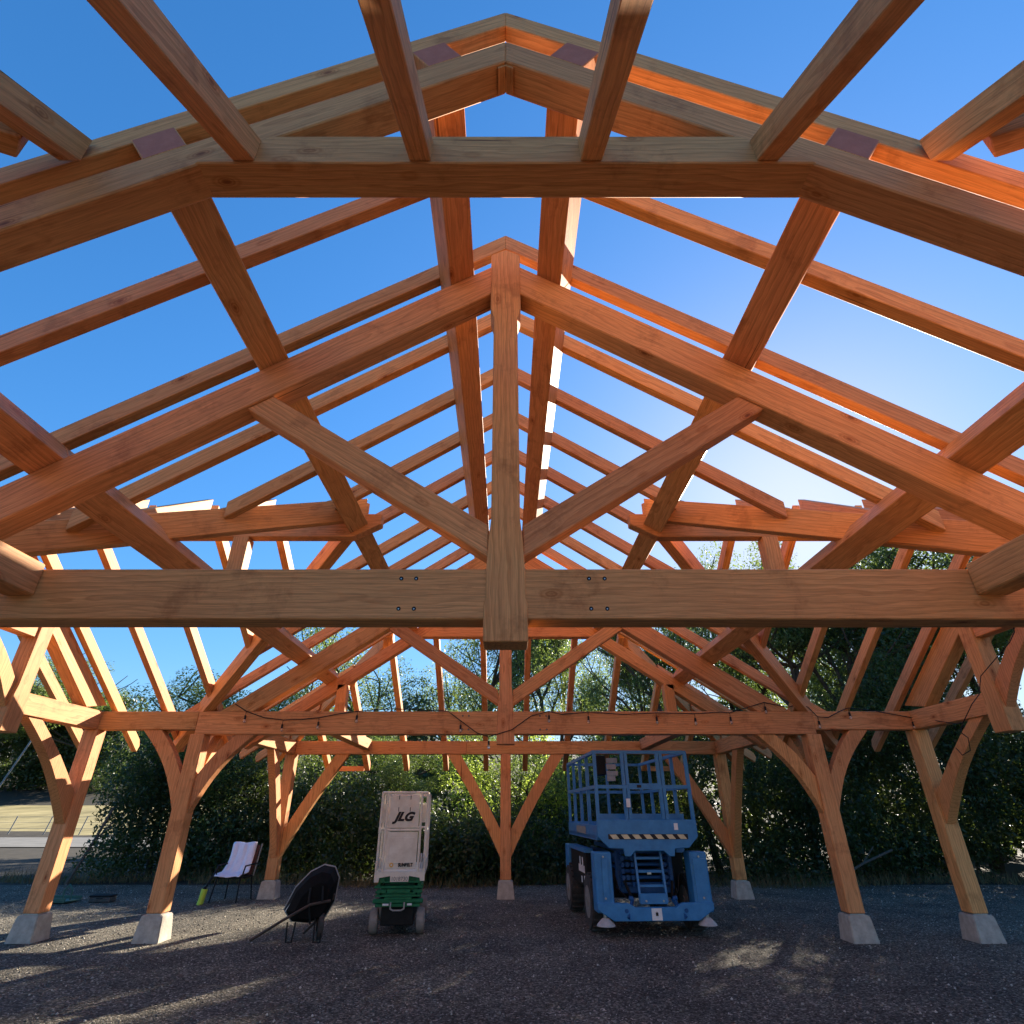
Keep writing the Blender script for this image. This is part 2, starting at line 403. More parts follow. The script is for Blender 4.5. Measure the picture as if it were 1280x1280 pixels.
# wing ridge beam, its little post, wing rafters
wx = [2.29, 3.15, 4.0, 4.86, 5.70, 6.535, 7.46]
for s in (-1, 1):
    x1 = 7.55
    timber('ridge_beam', [(s*(XV+.10), YRID-.075, 4.77), (s*x1, YRID-.075, 4.77), (s*x1, YRID-.075, CW-.07), (s*(XV-.25), YRID-.075, CW-.07), (s*(XV-.25), YRID-.075, CW-.22)], (0, .15, 0), pav)
    timber('ridge_post', hpoly(s*3.35, s*3.55, CT+.26-T*3.35, 4.768, YRID-.09), (0, .18, 0), pav)
    for k, x in enumerate(wx):
        for f in (-1, 1):
            zb = lambda d: CW-T*d
            if x < HX-.1: d0, d1, tail = .078, x-XV-.02, False
            if x < HX-.1:
                # jack: from the valley up to the ridge
                dd = x-XV
                if dd < .3: continue
                pts = [(0, .0), (dd-.10, 0)]
                P = [(s*x-RW/2, YRID+f*.078, zb(.078)), (s*x-RW/2, YRID+f*(dd-.09), zb(dd-.09)), (s*x-RW/2, YRID+f*(dd-.09), zb(dd-.09)+RD), (s*x-RW/2, YRID+f*.078, zb(.078)+RD)]
                timber('jack_rafter', P, (RW, 0, 0), pav, .005)
            else:
                de = (Y2-Y1)/2+.92
                P = [(s*x-RW/2, YRID+f*.078, zb(.078)), (s*x-RW/2, YRID+f*de, zb(de)), (s*x-RW/2, YRID+f*(de+.045), zb(de)+.10), (s*x-RW/2, YRID+f*de, zb(de)+RD), (s*x-RW/2, YRID+f*.078, zb(.078)+RD)]
                timber('common_rafter', P, (RW, 0, 0), pav, .005)
    # wing gable: hammer beam truss
    X = s*HW-.10
    for f in (-1, 1):
        yo = YRID+f*((Y2-Y1)/2-TW/2-.002)          # inner face of the plate line
        yh0, yh1 = YRID+f*1.10, YRID+f*1.34          # hammer post
        timber('hammer_beam', [(X, yo, PZ0), (X, yh1, PZ0), (X, yh1, TZ1), (X, yo, TZ1)], (.20, 0, 0), pav)
        ha, hb = (yh0, yh1)
        timber('hammer_post', [(X-.012, ha-f*.02, 2.53), (X-.012, hb+f*.04, 2.53), (X-.012, hb+f*.04, 2.75), (X-.012, hb, 3.10), (X-.012, hb, 4.02), (X-.012, ha, 4.10), (X-.012, ha, 3.12), (X-.012, ha-f*.02, 2.98)], (.224, 0, 0), pav)
        zt = lambda d: CW-.02-T*d
        dh = (Y2-Y1)/2-TW/2
        timber('principal_rafter', [(X, YRID+f*.10, zt(.1)), (X, YRID+f*(dh+.05), zt(dh+.05)), (X, YRID+f*(dh-.42), TZ1+.003), (X, YRID+f*.10, zt(.1)-.34)], (.20, 0, 0), pav)
        arc_brace('knee_brace', (s*HW, YRID+f*(dh-.02)), (0, -f, 0), 1.43, 1.86, 1.17, 1.45, PZ0, .15, (1, 0, 0))
        arc_brace('knee_brace', (s*HW, yh0), (0, -f, 0), 2.80, 3.15, .72, 1.04, 3.76, .14, (1, 0, 0), bow=.08)
    timber('collar_beam', [(X+.01, YRID-1.10, 3.76), (X+.01, YRID+1.10, 3.76), (X+.01, YRID+1.10, 4.0), (X+.01, YRID-1.10, 4.0)], (.18, 0, 0), pav)
    timber('king_post', [(X, YRID-.1, 4.0), (X, YRID+.1, 4.0), (X, YRID+.1, 4.768), (X, YRID-.1, 4.768)], (.20, 0, 0), pav)

# hips and their jacks (front hip over the camera, rear hip)
for (yt, f) in ((YT0, -1), (YT3+TW, 1)):
    zh = lambda d: 4.79-T*d if f < 0 else 4.79-T*d       # underside, d = distance out from the truss face
    for s in (-1, 1):
        L0 = 2.68+.0+OV
        x0 = 2.36
        a = (s*(x0+.16), yt+f*.16, zh(.16)-.06); b = (s*(x0+L0-.1), yt+f*(L0-.1), zh(L0-.1)-.06)
        slant('hip_rafter', a, b, .14, .30)
        for k, x in enumerate((.475, 1.455, 2.42, 3.38, 4.34)):
            d0 = .004 if x < 2.5 else x-x0+.12
            de = 2.68+OV
            w = .12
            P = [(s*x-w/2, yt+f*d0, zh(d0)), (s*x-w/2, yt+f*de, zh(de)), (s*x-w/2, yt+f*(de+.045), zh(de)+.10), (s*x-w/2, yt+f*de, zh(de)+RD), (s*x-w/2, yt+f*d0, zh(d0)+RD)]
            timber('jack_rafter', P, (w, 0, 0), pav, .005)
        for j in range(1, 4):            # side jacks from the hip down past the side plate
            d = .885*j-.05
            y = yt+f*d
            xh = x0+d+.12
            if xh < HX+OV: nave_rafter(y-RW/2, s, HX+OV, True, 'jack_rafter', x0=xh)
    for s in (-1, 1):                      # short eave blocks beside the corner
        y = yt+f*(2.68+OV-.02)
        timber('eave_board', hpoly(s*3.46, s*4.28, zh(2.68+OV)+.0, zh(2.68+OV)+.11, y), (0, f*.05, 0), pav, .003)

# knee braces
def brace_set(x, y, dirs, hi=TZ0, long=False, w=.15):
    for d in dirs:
        d = V(d); wv = (0, 1, 0) if abs(d.x) > .5 else (1, 0, 0)
        p = V((x, y, 0))+d*.113
        if long: arc_brace('knee_brace', (p.x, p.y), d, .72, 1.25, .93, 1.24, hi, w, wv, bow=.05)
        else: arc_brace('knee_brace', (p.x, p.y), d, 1.57, 2.08, .50, .80, hi, w, wv)
for s in (-1, 1):
    for y in (Y1+TW/2, Y2+TW/2):
        brace_set(s*HX, y, [(-s, 0, 0)]); brace_set(s*HX, y, [(s, 0, 0)], PZ0)
    brace_set(s*HX, Y2+TW/2, [(0, 1, 0)], PZ0); brace_set(s*HX, Y1+TW/2, [(0, -1, 0)], PZ0)
    brace_set(s*HX, YB, [(-s, 0, 0), (0, -1, 0)], PZ0, True); brace_set(s*HX, YF, [(-s, 0, 0), (0, 1, 0)], PZ0, True)
brace_set(0, YB, [(1, 0, 0), (-1, 0, 0)], PZ0, True)

# ------------------------------------------------------------------ string lights on the second tie beam
sl = thing('string_lights', 'black cord of small hanging bulbs draped along the far cross beam', 'string lights', (0, Y2-.03, 0))
def at(px, py, Y):
    u, v = px-632, py-640; th = R(28.13); f = 700.4
    fw = f*math.cos(th)+v*math.sin(th); up = f*math.sin(th)-v*math.cos(th)
    return V((u*Y/fw, Y, 1.6+up*Y/fw))
YS = Y2-.03
cp = [(294, 880), (308, 889), (330, 897), (354, 900), (378, 899), (399, 897), (425, 892), (447, 889), (490, 886), (540, 888), (560, 889), (580, 904), (596, 916), (611, 921), (640, 912), (664, 895), (686, 889), (702, 893), (735, 890), (780, 893), (820, 891), (868, 892), (900, 890), (912, 891), (935, 884), (955, 878), (985, 884), (1000, 880), (1010, 884), (1022, 896), (1035, 897), (1052, 888), (1060, 885), (1090, 888), (1139, 897)]
m = MB(); m.path([at(x, y, YS)-V((0, YS, 0)) for x, y in cp], .007, 6)
cord2 = [(1139, 897, YS), (1160, 899, 9.3), (1195, 905, 8.6), (1204, 903, 8.2), (1215, 880, 7.82), (1224, 868, 7.82), (1226, 845, 7.8), (1262, 803, 7.2), (1268, 790, 7.0), (1266, 778, 6.9)]
m.path([at(*c)-V((0, YS, 0)) for c in cord2], .006, 6)
m.path([at(*c)-V((0, YS, 0)) for c in [(1204, 903, 8.2), (1200, 915, 8.2), (1210, 922, 8.3), (1213, 938, 8.6), (1203, 944, 8.7), (1195, 935, 8.8)]], .006, 6)
m.build('cord', CORD, sl)
for (x, y) in [(308, 889), (354, 900), (399, 897), (447, 889), (576, 901), (611, 921), (686, 889), (735, 890), (820, 891), (868, 892), (912, 891), (955, 878), (1022, 896), (1060, 885), (1139, 897)]:
    p = at(x, y, YS)-V((0, YS, 0))
    m = MB(); m.tube(p, p-V((0, 0, .075)), .004, 6); m.tube(p-V((0, 0, .065)), p-V((0, 0, .125)), .016, 10); so = m.build('bulb_socket', CORD, sl)
    m = MB(); m.ball(p-V((0, 0, .150)), .023, 12, (1, 1, 1.25)); m.build('bulb', GLASS, so, True)

# ------------------------------------------------------------------ text
def text(s, size, loc, parent, mat, name='lettering', shear=0, bold=0, sx=1, rot=(R(90), 0, 0)):
    c = bpy.data.curves.new('txt', 'FONT'); c.body = s; c.size = size; c.align_x = 'CENTER'; c.align_y = 'CENTER'
    c.shear = shear; c.extrude = .002; c.offset = bold
    t = bpy.data.objects.new('txt', c); COL.objects.link(t); bpy.context.view_layer.update()
    me = bpy.data.meshes.new_from_object(t.evaluated_get(bpy.context.evaluated_depsgraph_get()))
    bpy.data.objects.remove(t)
    me.materials.clear(); me.materials.append(mat)
    o = bpy.data.objects.new(name, me); COL.objects.link(o); o.parent = parent; o.location = loc; o.rotation_euler = rot; o.scale = (sx, 1, 1)
    return o

# ------------------------------------------------------------------ white and green scissor lift (local: front at y=0, machine runs to +y)
wl = thing('scissor_lift', 'small scissor lift with a beige white platform on a green folded scissor stack', 'lift', (-1.60, 10.05, 0), R(5.5))
W = .375
m = MB(); m.b2((-.24, .10, .12), (.24, 1.78, .36), .01); m.b2((-.30, .16, .36), (.30, 1.76, .44), .01); ch = m.build('chassis', BLACK, wl)
m = MB(); m.b2((-.37, .0, .40), (.37, .10, .455), .012); m.b2((-.20, -.012, .45), (.20, .06, .475)); m.b2((-.33, .01, .355), (.33, .06, .395), .006); m.build('bumper', GREEN, wl)
m = MB(); m.path([(-.10, -.03, .42), (-.10, -.045, .34), (-.06, -.05, .32), (.06, -.05, .32), (.10, -.045, .34), (.10, -.03, .42)], .011); m.build('tow_loop', FRAMEG, wl)
m = MB(); m.b2((-.22, -.005, .375), (-.13, .0, .40)); m.b2((.14, -.005, .375), (.21, .0, .40)); m.build('reflector', PAPER, ch)
for sx in (-1, 1):
    for yy, r in ((.22, .165), (1.55, .165)):
        m = MB(); m.wheel((sx*.345, yy, r), r, .11); w = m.build('wheel', GRUB, wl)
        m = MB(); m.tube((sx*.345-.062, yy, r), (sx*.345+.062, yy, r), .085, 16); m.tube((sx*.345-.07, yy, r), (sx*.345+.07, yy, r), .03, 10); m.build('rim', FRAMEG, w)
m = MB()
for sx in (-1, 1):
    for k, z in enumerate((.50, .565, .63, .695)):
        o = sx*(.30 if k % 2 == 0 else .245)
        m.bar((o, .06, z), (o, 1.70, z+.02*(1 if k % 2 else -1)), .045, .052)
for z, d in ((.50, 0), (.565, .02), (.70, .0)): m.b2((-.25, .05+d, z-.02), (.25, .10+d, z+.032))
for k, z in enumerate((.53, .60, .665)): m.tube((-.35, .12, z), (.35, .12, z), .016)
m.b2((-.17, .02, .525), (.17, .06, .575), .004); m.b2((-.13, .02, .645), (.13, .06, .71), .004)
for z, w_ in ((.49, .34), (.60, .36), (.665, .33)): m.b2((-w_, .015, z-.012), (w_, .05, z+.014), .003)
for x in (-.29, .25): m.b2((x, .01, .66), (x+.07, .05, .75)); m.b2((x-.03, .015, .53), (x+.10, .05, .57))
m.build('scissor_stack', GREEN, wl)
m = MB(); m.b2((-.22, .12, .46), (.22, 1.7, .73)); m.build('gap_shade_block', GAPGREEN, wl)  # dark backing added so the gaps between the arms read as shade
m = MB(); m.b2((-W, .0, .745), (W, 1.80, .80), .006)
m.prism([(-.375, 0, .80), (-.375, 0, .665), (-.31, 0, .665), (-.30, 0, .72), (-.14, 0, .745), (-.135, 0, .67), (.135, 0, .67), (.14, 0, .745), (.30, 0, .72), (.31, 0, .68), (.375, 0, .68), (.375, 0, .80)], (0, -.02, 0))
m.b2((-W, -.018, .80), (-W+.025, 1.80, .93)); m.b2((W-.025, -.018, .80), (W, 1.80, .93)); dk = m.build('deck', WHITE, wl)
text('1018730', .075, (0, -.023, .705), dk, FRAMEG, 'number', bold=.001, sx=.95)
# gate panels
m = MB(); m.b2((-.235, -.02, .83), (.235, .0, 1.32), .006); m.b2((-.19, -.027, .90), (.19, -.02, 1.25), .004)
lo = m.build('lower_panel', WHITE, wl)
m = MB(); m.b2((-.235, -.02, 1.375), (.235, .0, 1.83), .006); up = m.build('upper_panel', WHITE, wl)
m = MB()
for z in (1.46+.17, 1.80):
    for x in (-.09, .09): m.b2((x-.005, -.023, z-.03), (x+.005, -.019, z+.03))
m.build('slot', BLACK, up)
text('JLG', .165, (-.005, -.024, 1.525), up, LOGO, 'lettering', shear=.42, bold=.009, sx=1.12)
text('SUNBELT', .062, (.075, -.030, .885), lo, LOGO, 'lettering', bold=.003, sx=.85)
m = MB(); m.tube((-.135, -.022, .885), (-.135, -.030, .885), .030, 16); sb = m.build('sun_logo', ORANGE, lo)
m = MB(); m.tube((-.135, -.029, .885), (-.135, -.032, .885), .014, 14); m.build('logo_center', WHITE, sb)
m = MB()
for x in (-.265, .265): m.tube((x, -.01, .80), (x, -.01, 1.86), .020)
m.tube((-.28, -.01, 1.345), (.28, -.01, 1.345), .018)
m.build('gate_frame', WHITE, wl)
m = MB()
for x in (-.355, .355):
    for y in (0, .45, .9, 1.35, 1.78): m.tube((x, y, .80), (x, y, 1.86), .018)
    for z in (1.345, 1.865): m.tube((x, 0, z), (x, 1.78, z), .019)
    m.b2((x-.02, -.03, 1.31), (x+.02, .05, 1.38))
for z in (1.345, 1.865): m.tube((-.355, 1.78, z), (.355, 1.78, z), .019)
m.tube((-.355, 0, 1.865), (.355, 0, 1.865), .021)
for y in (.02,):
    for x in (-.31, .31): m.b2((x-.035, y, 1.45), (x+.035, y+.015, 1.72))
m.build('guard_rail', WHITE, wl)
m = MB()
for x in (.30, .335): m.path([(x, -.03, .84), (x+.01, -.035, .98), (x+.005, 0, 1.03)], .014)
m.path([(-.33, -.03, .84), (-.32, -.035, .97)], .014); m.build('latch', PAD, wl)

# ------------------------------------------------------------------ blue rough terrain lift (front at y=0)
bl = thing('rough_terrain_lift', 'large blue scissor lift with outriggers and tall railed platform with hazard stripe', 'lift', (2.19, 9.95, 0), R(3.0))
m = MB(); m.b2((-.52, .55, .42), (.52, 2.95, .80), .02); m.b2((-.82, 1.0, .50), (-.55, 2.5, 1.02), .02); m.b2((.55, 1.0, .50), (.82, 2.5, 1.02), .02)
ch = m.build('chassis', BLACK, bl)
m = MB()
for k in range(5): m.b2((-.828, 1.1+.12*k, .70), (-.82, 1.16+.12*k, .92 if k % 2 else .80))
m.b2((-.828, 1.1, .58), (-.82, 1.15, .66)); m.b2((-.828, 1.35, .55), (-.82, 1.42, .64)); m.build('sticker', PAPER, ch)
for sx in (-1, 1):
    x0, x1 = sorted((sx*.86, sx*.78)); m = MB(); m.b2((x0, 2.55, .45), (x1, 2.95, 1.05), .01)
    x0, x1 = sorted((sx*.84, sx*.70)); m.b2((x0, .9, 1.0), (x1, 2.6, 1.06)); m.build('side_cover', BLUE, bl)
for sx in (-1, 1):
    for yy in (.62, 2.60):
        r = .37
        m = MB(); m.wheel((sx*.76, yy, r), r, .24, n=32)
        for k in range(22):
            a = k*2*math.pi/22
            m.box((sx*.76, yy+math.cos(a)*r*.99, r+math.sin(a)*r*.99), (.20, .035, .03), Matrix.Rotation(a, 3, 'X'))
        w = m.build('wheel', RUBBER, bl)
        m = MB(); m.tube((sx*.76-.125, yy, r), (sx*.76+.125, yy, r), .21, 24); m.tube((sx*.76-.14, yy, r), (sx*.76+.14, yy, r), .07, 12); m.build('rim', GRUB, w)
# outriggers: vertical boxes, a cross beam between, pads below
for sx in (-1, 1):
    m = MB(); x0, x1 = sorted((sx*.60, sx*.86))
    m.b2((x0, -.02, .30), (x1, .26, 1.06), .015); m.b2((x0+(.10 if sx < 0 else .03), -.035, .42), (x1-(.06 if sx < 0 else .03), -.02, .98), .008)
    og = m.build('outrigger', BLUE, bl)
    m = MB()
    for (bx, bz) in ((.73, 1.0), (.73, .48), (.80, .36), (.66, .36)): m.tube((sx*bx, -.045, bz), (sx*bx, -.02, bz), .014, 10)
    m.build('bolt', STEEL, og)
    m = MB(); m.tube((sx*.745, .0, .18), (sx*.745, .0, .35), .035); m.build('jack_leg', STEEL, og)
    m = MB(); m.tube((sx*.745, .0, .15), (sx*.745, .0, .17), .135, 24, .125); m.tube((sx*.745, .0, .17), (sx*.745, .0, .24), .125, 24, .05); m.build('pad', PAD, og)
m = MB(); m.prism([(-.86, -.05, .34), (-.62, -.05, .205), (.62, -.05, .205), (.86, -.05, .34), (.86, -.05, .43), (.40, -.05, .42), (.30, -.05, .37), (-.30, -.05, .37), (-.40, -.05, .42), (-.86, -.05, .43)], (0, .09, 0), .008)
m.b2((-.34, .02, .21), (.34, .30, .24)); xb = m.build('cross_beam', BLUE, bl)
m = MB(); m.b2((-.075, -.056, .215), (.075, -.05, .36)); dc = m.build('decal', PAPER, xb)
m = MB(); m.b2((-.018, -.060, .27), (.018, -.056, .31)); m.prism([(-.02, -.058, .275), (.02, -.058, .275), (0, -.058, .325)], (0, -.003, 0)); m.build('decal_mark', LOGO, dc)
m = MB()
for sx in (-1, 1): m.bar((sx*.42, -.06, .24), (sx*.30, .10, .46), .03, .05); m.tube((sx*.30, .08, .46), (sx*.36, .08, .47), .03, 10); m.tube((sx*.44, -.058, .33), (sx*.44, -.045, .33), .028, 10)
m.build('brace_arm', DBLUE, xb)
# scissor stack with rungs
m = MB()
for sx in (-1, 1):
    for k in range(6):
        z = .62+.085*k; o = sx*(.36 if k % 2 == 0 else .29)
        m.bar((o, .30, z), (o, 2.8, z+.02), .05, .065)
for k in range(6):
    z = .62+.085*k; m.tube((-.40, .34, z), (.40, .34, z), .024, 10)
    for x in (-.37, -.22, .24, .37): m.b2((x-.02, .26, z-.03), (x+.02, .33, z+.03))
m.b2((-.42, .36, .50), (.42, .44, .60), .01); m.b2((-.44, .38, .55), (-.36, .5, 1.05)); m.b2((.36, .38, .55), (.44, .5, 1.05))
m.build('scissor_stack', DBLUE, bl)
m = MB()
for x in (-.20, .20): m.bar((x, .05, .42), (x, .16, 1.10), .03, .045, (0, 1, 0))
for z in (.62, .80, .97, 1.09): m.b2((-.20, .05+.16*(z-.42), z-.016), (.20, .09+.16*(z-.42), z+.016))
m.b2((-.205, .02, .40), (.205, .10, .53), .006); ld = m.build('ladder', BLUE, bl)
m = MB()
for x in (-.12, .14): m.tube((x, .0, .44), (x, .02, .44), .013, 10)
m.b2((-.05, .07, .765), (.01, .085, .79)); m.build('bolt', STEEL, ld)
m = MB()
for sx in (-1, 1): m.tube((sx*.30, .12, .46), (sx*.37, .25, .66), .022); m.path([(sx*.50, .3, .75), (sx*.46, .28, .55), (sx*.35, .2, .45)], .012)
m.build('hydraulic_hose', BLACK, bl)
# platform
PZ = 1.13
m = MB(); m.b2((-.78, .10, PZ+.08), (.78, 2.9, PZ+.14)); m.prism([(-.78, -.01, 1.49), (-.78, -.01, 1.26), (-.62, -.01, 1.11), (-.40, -.01, 1.10), (-.38, -.01, 1.00), (-.30, -.01, 1.00), (-.22, -.01, 1.07), (.22, -.01, 1.07), (.30, -.01, 1.00), (.38, -.01, 1.00), (.40, -.01, 1.10), (.62, -.01, 1.11), (.78, -.01, 1.26), (.78, -.01, 1.49)], (0, .05, 0), .008)
for sx in (-1, 1): x0, x1 = sorted((sx*.78, sx*.75)); m.b2((x0, .05, PZ+.10), (x1, 2.9, PZ+.28))
m.b2((-.70, .30, PZ+.30), (.70, .32, PZ+.44)); m.b2((-.75, 2.87, PZ+.1), (.75, 2.9, PZ+.3))
pf = m.build('platform', BLUE, bl)
m = MB(); m.b2((-.62, -.016, 1.225), (.62, -.012, 1.295)); hz = m.build('hazard_stripe', LOGO, pf)
m = MB()
for k in range(7):
    x = -.55+k*.175; m.prism([(x, -.017, 1.230), (x+.10, -.017, 1.230), (x+.05, -.017, 1.290), (x-.05, -.017, 1.290)], (0, -.004, 0))
m.build('stripe', YELLOW, hz)
m = MB(); m.b2((.42, -.018, 1.35), (.48, -.012, 1.44)); m.b2((-.30, -.05, 1.66), (-.24, -.03, 1.78)); m.build('sticker', PAPER, pf)
m = MB(); m.b2((-.79, 1.0, PZ+.14), (-.783, 1.9, PZ+.25)); m.build('side_decal', FRAMEG, pf)
m = MB()
t_ = .022
for x in (-.75, -.30, -.24, .28, .34, .75):
    m.box((x, 0.02, 1.98), (.05, .05, .98))
for z in (1.95, 2.46): m.box((0, .02, z), (1.52, .046, .05))
m.box((.02, .0, 1.955), (.50, .03, .085))
for x in (-.75, .75):
    for y in (.75, 1.45, 2.15, 2.85): m.box((x, y, 1.93), (.05, .05, 1.06))
    for z in (1.95, 2.46): m.box((x, 1.45, z), (.046, 2.86, .05))
for z in (1.95, 2.46): m.box((0, 2.85, z), (1.52, .046, .05))
for x in (-.35, .05, .4): m.box((x, 2.85, 1.93), (.05, .05, 1.0))
m.build('guard_rail', BLUE, bl)
m = MB(); m.b2((-.03, -.006, 1.935), (-.10, -.018, 1.975)); m.build('sign', LOGO, bl)
m = MB(); m.b2((-.60, .6, 2.15), (-.44, .9, 2.46), .01); m.build('control_box', BLACK, bl)
m = MB()
for z, a in ((2.38, .15), (2.28, .12), (2.18, .15), (2.10, .10)): m.b2((-.43, .6, z-.042), (-.43+a+.04, .62, z+.035))
m.build('manual_box', PAD, bl)

# ------------------------------------------------------------------ wheelbarrow
wb = thing('wheelbarrow', 'black wheelbarrow tipped up with its tray on edge on the gravel', 'wheelbarrow', (-2.86, 9.75, 0), R(4)); wb.scale = (.94, .94, .96)
rim = [(-.37, .36), (-.24, .64), (-.04, .84), (.16, .93), (.33, .90), (.41, .76), (.38, .46), (.26, .26), (.02, .20), (-.24, .22)]
cx, cz = .03, .52
m = MB(); bm = m.bm
def ringp(sc, y, dx, dz): return [bm.verts.new((cx+dx+(x-cx)*sc, y, cz+dz+(z-cz)*sc)) for x, z in rim]
r0, r1, r2 = ringp(1.0, .20, 0, 0), ringp(.86, -.02, .03, -.02), ringp(.62, -.12, .08, -.05)
for a, b in ((r0, r1), (r1, r2)):
    for i in range(len(rim)): bm.faces.new((a[i], a[(i+1) % 10], b[(i+1) % 10], b[i]))
bm.faces.new(r2); bmesh.ops.recalc_face_normals(bm, faces=bm.faces)
o = m.build('tray', noisy('tray_black', (.004, .004, .004), (.008, .008, .008), 9, .8, spec=.12), wb); md = o.modifiers.new('s', 'SOLIDIFY'); md.thickness = .012
md = o.modifiers.new('b', 'BEVEL'); md.width = .03; md.segments = 3
m = MB(); m.path([(x, .20, z) for x, z in rim]+[(rim[0][0], .20, rim[0][1])], .014); m.build('tray_rim', FRAMEG, wb)
m = MB(); m.bar((-.30, .03, .36), (-.20, .0, .50), .02, .05, (0, 1, 0)); m.build('sticker', PAPER, wb)
m = MB(); m.path([(-.72, -.10, .03), (-.30, -.20, .26), (.10, -.20, .46), (.38, -.12, .50)], .019); m.path([(-.05, .30, .05), (.25, .15, .30), (.40, .05, .56)], .019); m.build('handle', noisy('dark_handle', (.05, .035, .028), (.09, .06, .045), 9, .7), wb)
m = MB(); m.path([(-.22, -.10, .24), (-.20, -.12, .0), (-.12, -.12, .0), (-.10, -.10, .24)], .012); m.path([(.18, -.10, .30), (.20, -.14, .0), (.30, -.14, .0), (.28, -.10, .30)], .012)
m.path([(.06, -.13, .66), (.07, -.19, .48), (.13, -.16, .22)], .014); m.path([(.24, -.12, .68), (.27, -.19, .50)], .014); m.build('leg', BLACK, wb)
m = MB(); m.wheel((.24, .02, .19), .18, .08, (1, .3, 0)); w = m.build('wheel', RUBBER, wb)
m = MB(); m.tube((.19, .0, .19), (.29, .03, .19), .08, 16); m.build('rim', BLACK, w)

# ------------------------------------------------------------------ patio chair, towel, lime bottle
CX, CY = -5.58, 13.75
ch = thing('patio_chair', 'dark patio chair with maroon sling back at the edge of the gravel', 'chair', (CX, CY, 0), R(-8))
m = MB(); m.b2((-.26, -.25, .40), (.26, .22, .43), .01); m.build('seat', BLACK, ch)
m = MB(); m.bar((0, .22, .43), (0, .36, .96), .46, .012, (0, 1, 0)); m.build('backrest', FABR, ch)
for sx in (-1, 1):
    m = MB(); m.path([(sx*.27, .22, .42), (sx*.27, .37, .99)], .014); m.build('back_frame', FRAMEG, ch)
    m = MB(); m.path([(sx*.28, -.24, .42), (sx*.31, -.22, .62), (sx*.31, .24, .64)], .014); m.build('armrest', BLACK, ch)
    for yy, y2 in ((-.24, -.30), (.20, .26)):
        m = MB(); m.tube((sx*.25, yy, .42), (sx*.29, y2, 0), .014); m.build('leg', BLACK, ch)
m = MB(); bm = m.bm; NX, NZ = 22, 26; grid = []
prof = [(.40, .72), (.385, .93), (.375, .985), (.345, 1.01), (.30, .97), (.23, .76), (.16, .60), (.10, .475), (-.18, .458), (-.275, .43)]
for j in range(NZ+1):
    t = j/NZ*(len(prof)-1); k = min(int(t), len(prof)-2); f = t-k
    y = prof[k][0]*(1-f)+prof[k+1][0]*f; z = prof[k][1]*(1-f)+prof[k+1][1]*f; row = []
    for i in range(NX+1):
        s_ = i/NX; wv = .018*math.sin(s_*17+j*.25)*min(1, j/12)+.01*math.sin(s_*31+1)
        x0 = -.31-.05*j/NZ+.03*math.sin(j*.5); x1 = .13+.13*j/NZ
        row.append(bm.verts.new((x0+(x1-x0)*s_, y-.02+wv, z+.01*math.sin(s_*9))))
    grid.append(row)
for j in range(NZ):
    for i in range(NX): bm.faces.new((grid[j][i], grid[j][i+1], grid[j+1][i+1], grid[j+1][i]))
tw = m.build('towel', TOWEL, None, True); tw.location = (CX, CY, 0); tw.rotation_euler = (0, 0, R(-8))
md = tw.modifiers.new('s', 'SOLIDIFY'); md.thickness = .012
tag(tw, 'pale lavender white cloth draped over the patio chair', 'towel')
lb = thing('spray_bottle', 'lime green bottle on a black handle leaning in front of the patio chair', 'bottle', (CX-.36, CY-.55, 0))
m = MB(); m.tube((0, 0, .02), (.03, 0, .26), .055, 16, .06); m.tube((-.02, 0, .0), (.0, 0, .08), .05, 14); m.build('bottle_body', LIME, lb)
m = MB(); m.path([(.03, 0, .26), (.07, .10, .42), (.13, .20, .62), (.16, .24, .55)], .020); m.tube((.025, 0, .25), (.04, .0, .30), .045, 12, .02); m.build('handle', BLACK, lb)

# low junk at the left edge of the gravel
jk = thing('garden_tray', 'flat green plastic tray with a hoop handle lying by the shrubs', 'tray', (-8.9, 13.5, 0), R(-6))
m = MB(); m.b2((-.42, -.22, .02), (.30, .22, .05), .008); m.b2((-.42, -.22, .05), (.30, -.20, .10)); m.b2((-.42, .20, .05), (.30, .22, .10)); m.build('tray_base', GREENP, jk)
m = MB(); m.path([(.05, 0, .05), (.06, 0, .22), (.14, 0, .30), (.22, 0, .22), (.23, 0, .05)], .015); m.build('handle', GREENP, jk)
cs = thing('tool_case', 'low grey plastic case lying beside the green tray', 'case', (-8.1, 13.6, 0), R(5)); cs.scale = (.62, .62, .62)
m = MB(); m.b2((-.34, -.2, .0), (.34, .2, .15), .03); m.build('case_body', noisy('dark_grey_case', (.05, .055, .05), (.08, .085, .08), 9, .7), cs)
m = MB(); m.b2((-.35, -.205, .15), (.35, .205, .20), .02); m.build('lid', BLACK, cs)
m = MB(); m.path([(-.1, -.21, .12), (-.08, -.25, .12), (.08, -.25, .12), (.1, -.21, .12)], .01); m.build('handle', BLACK, cs)

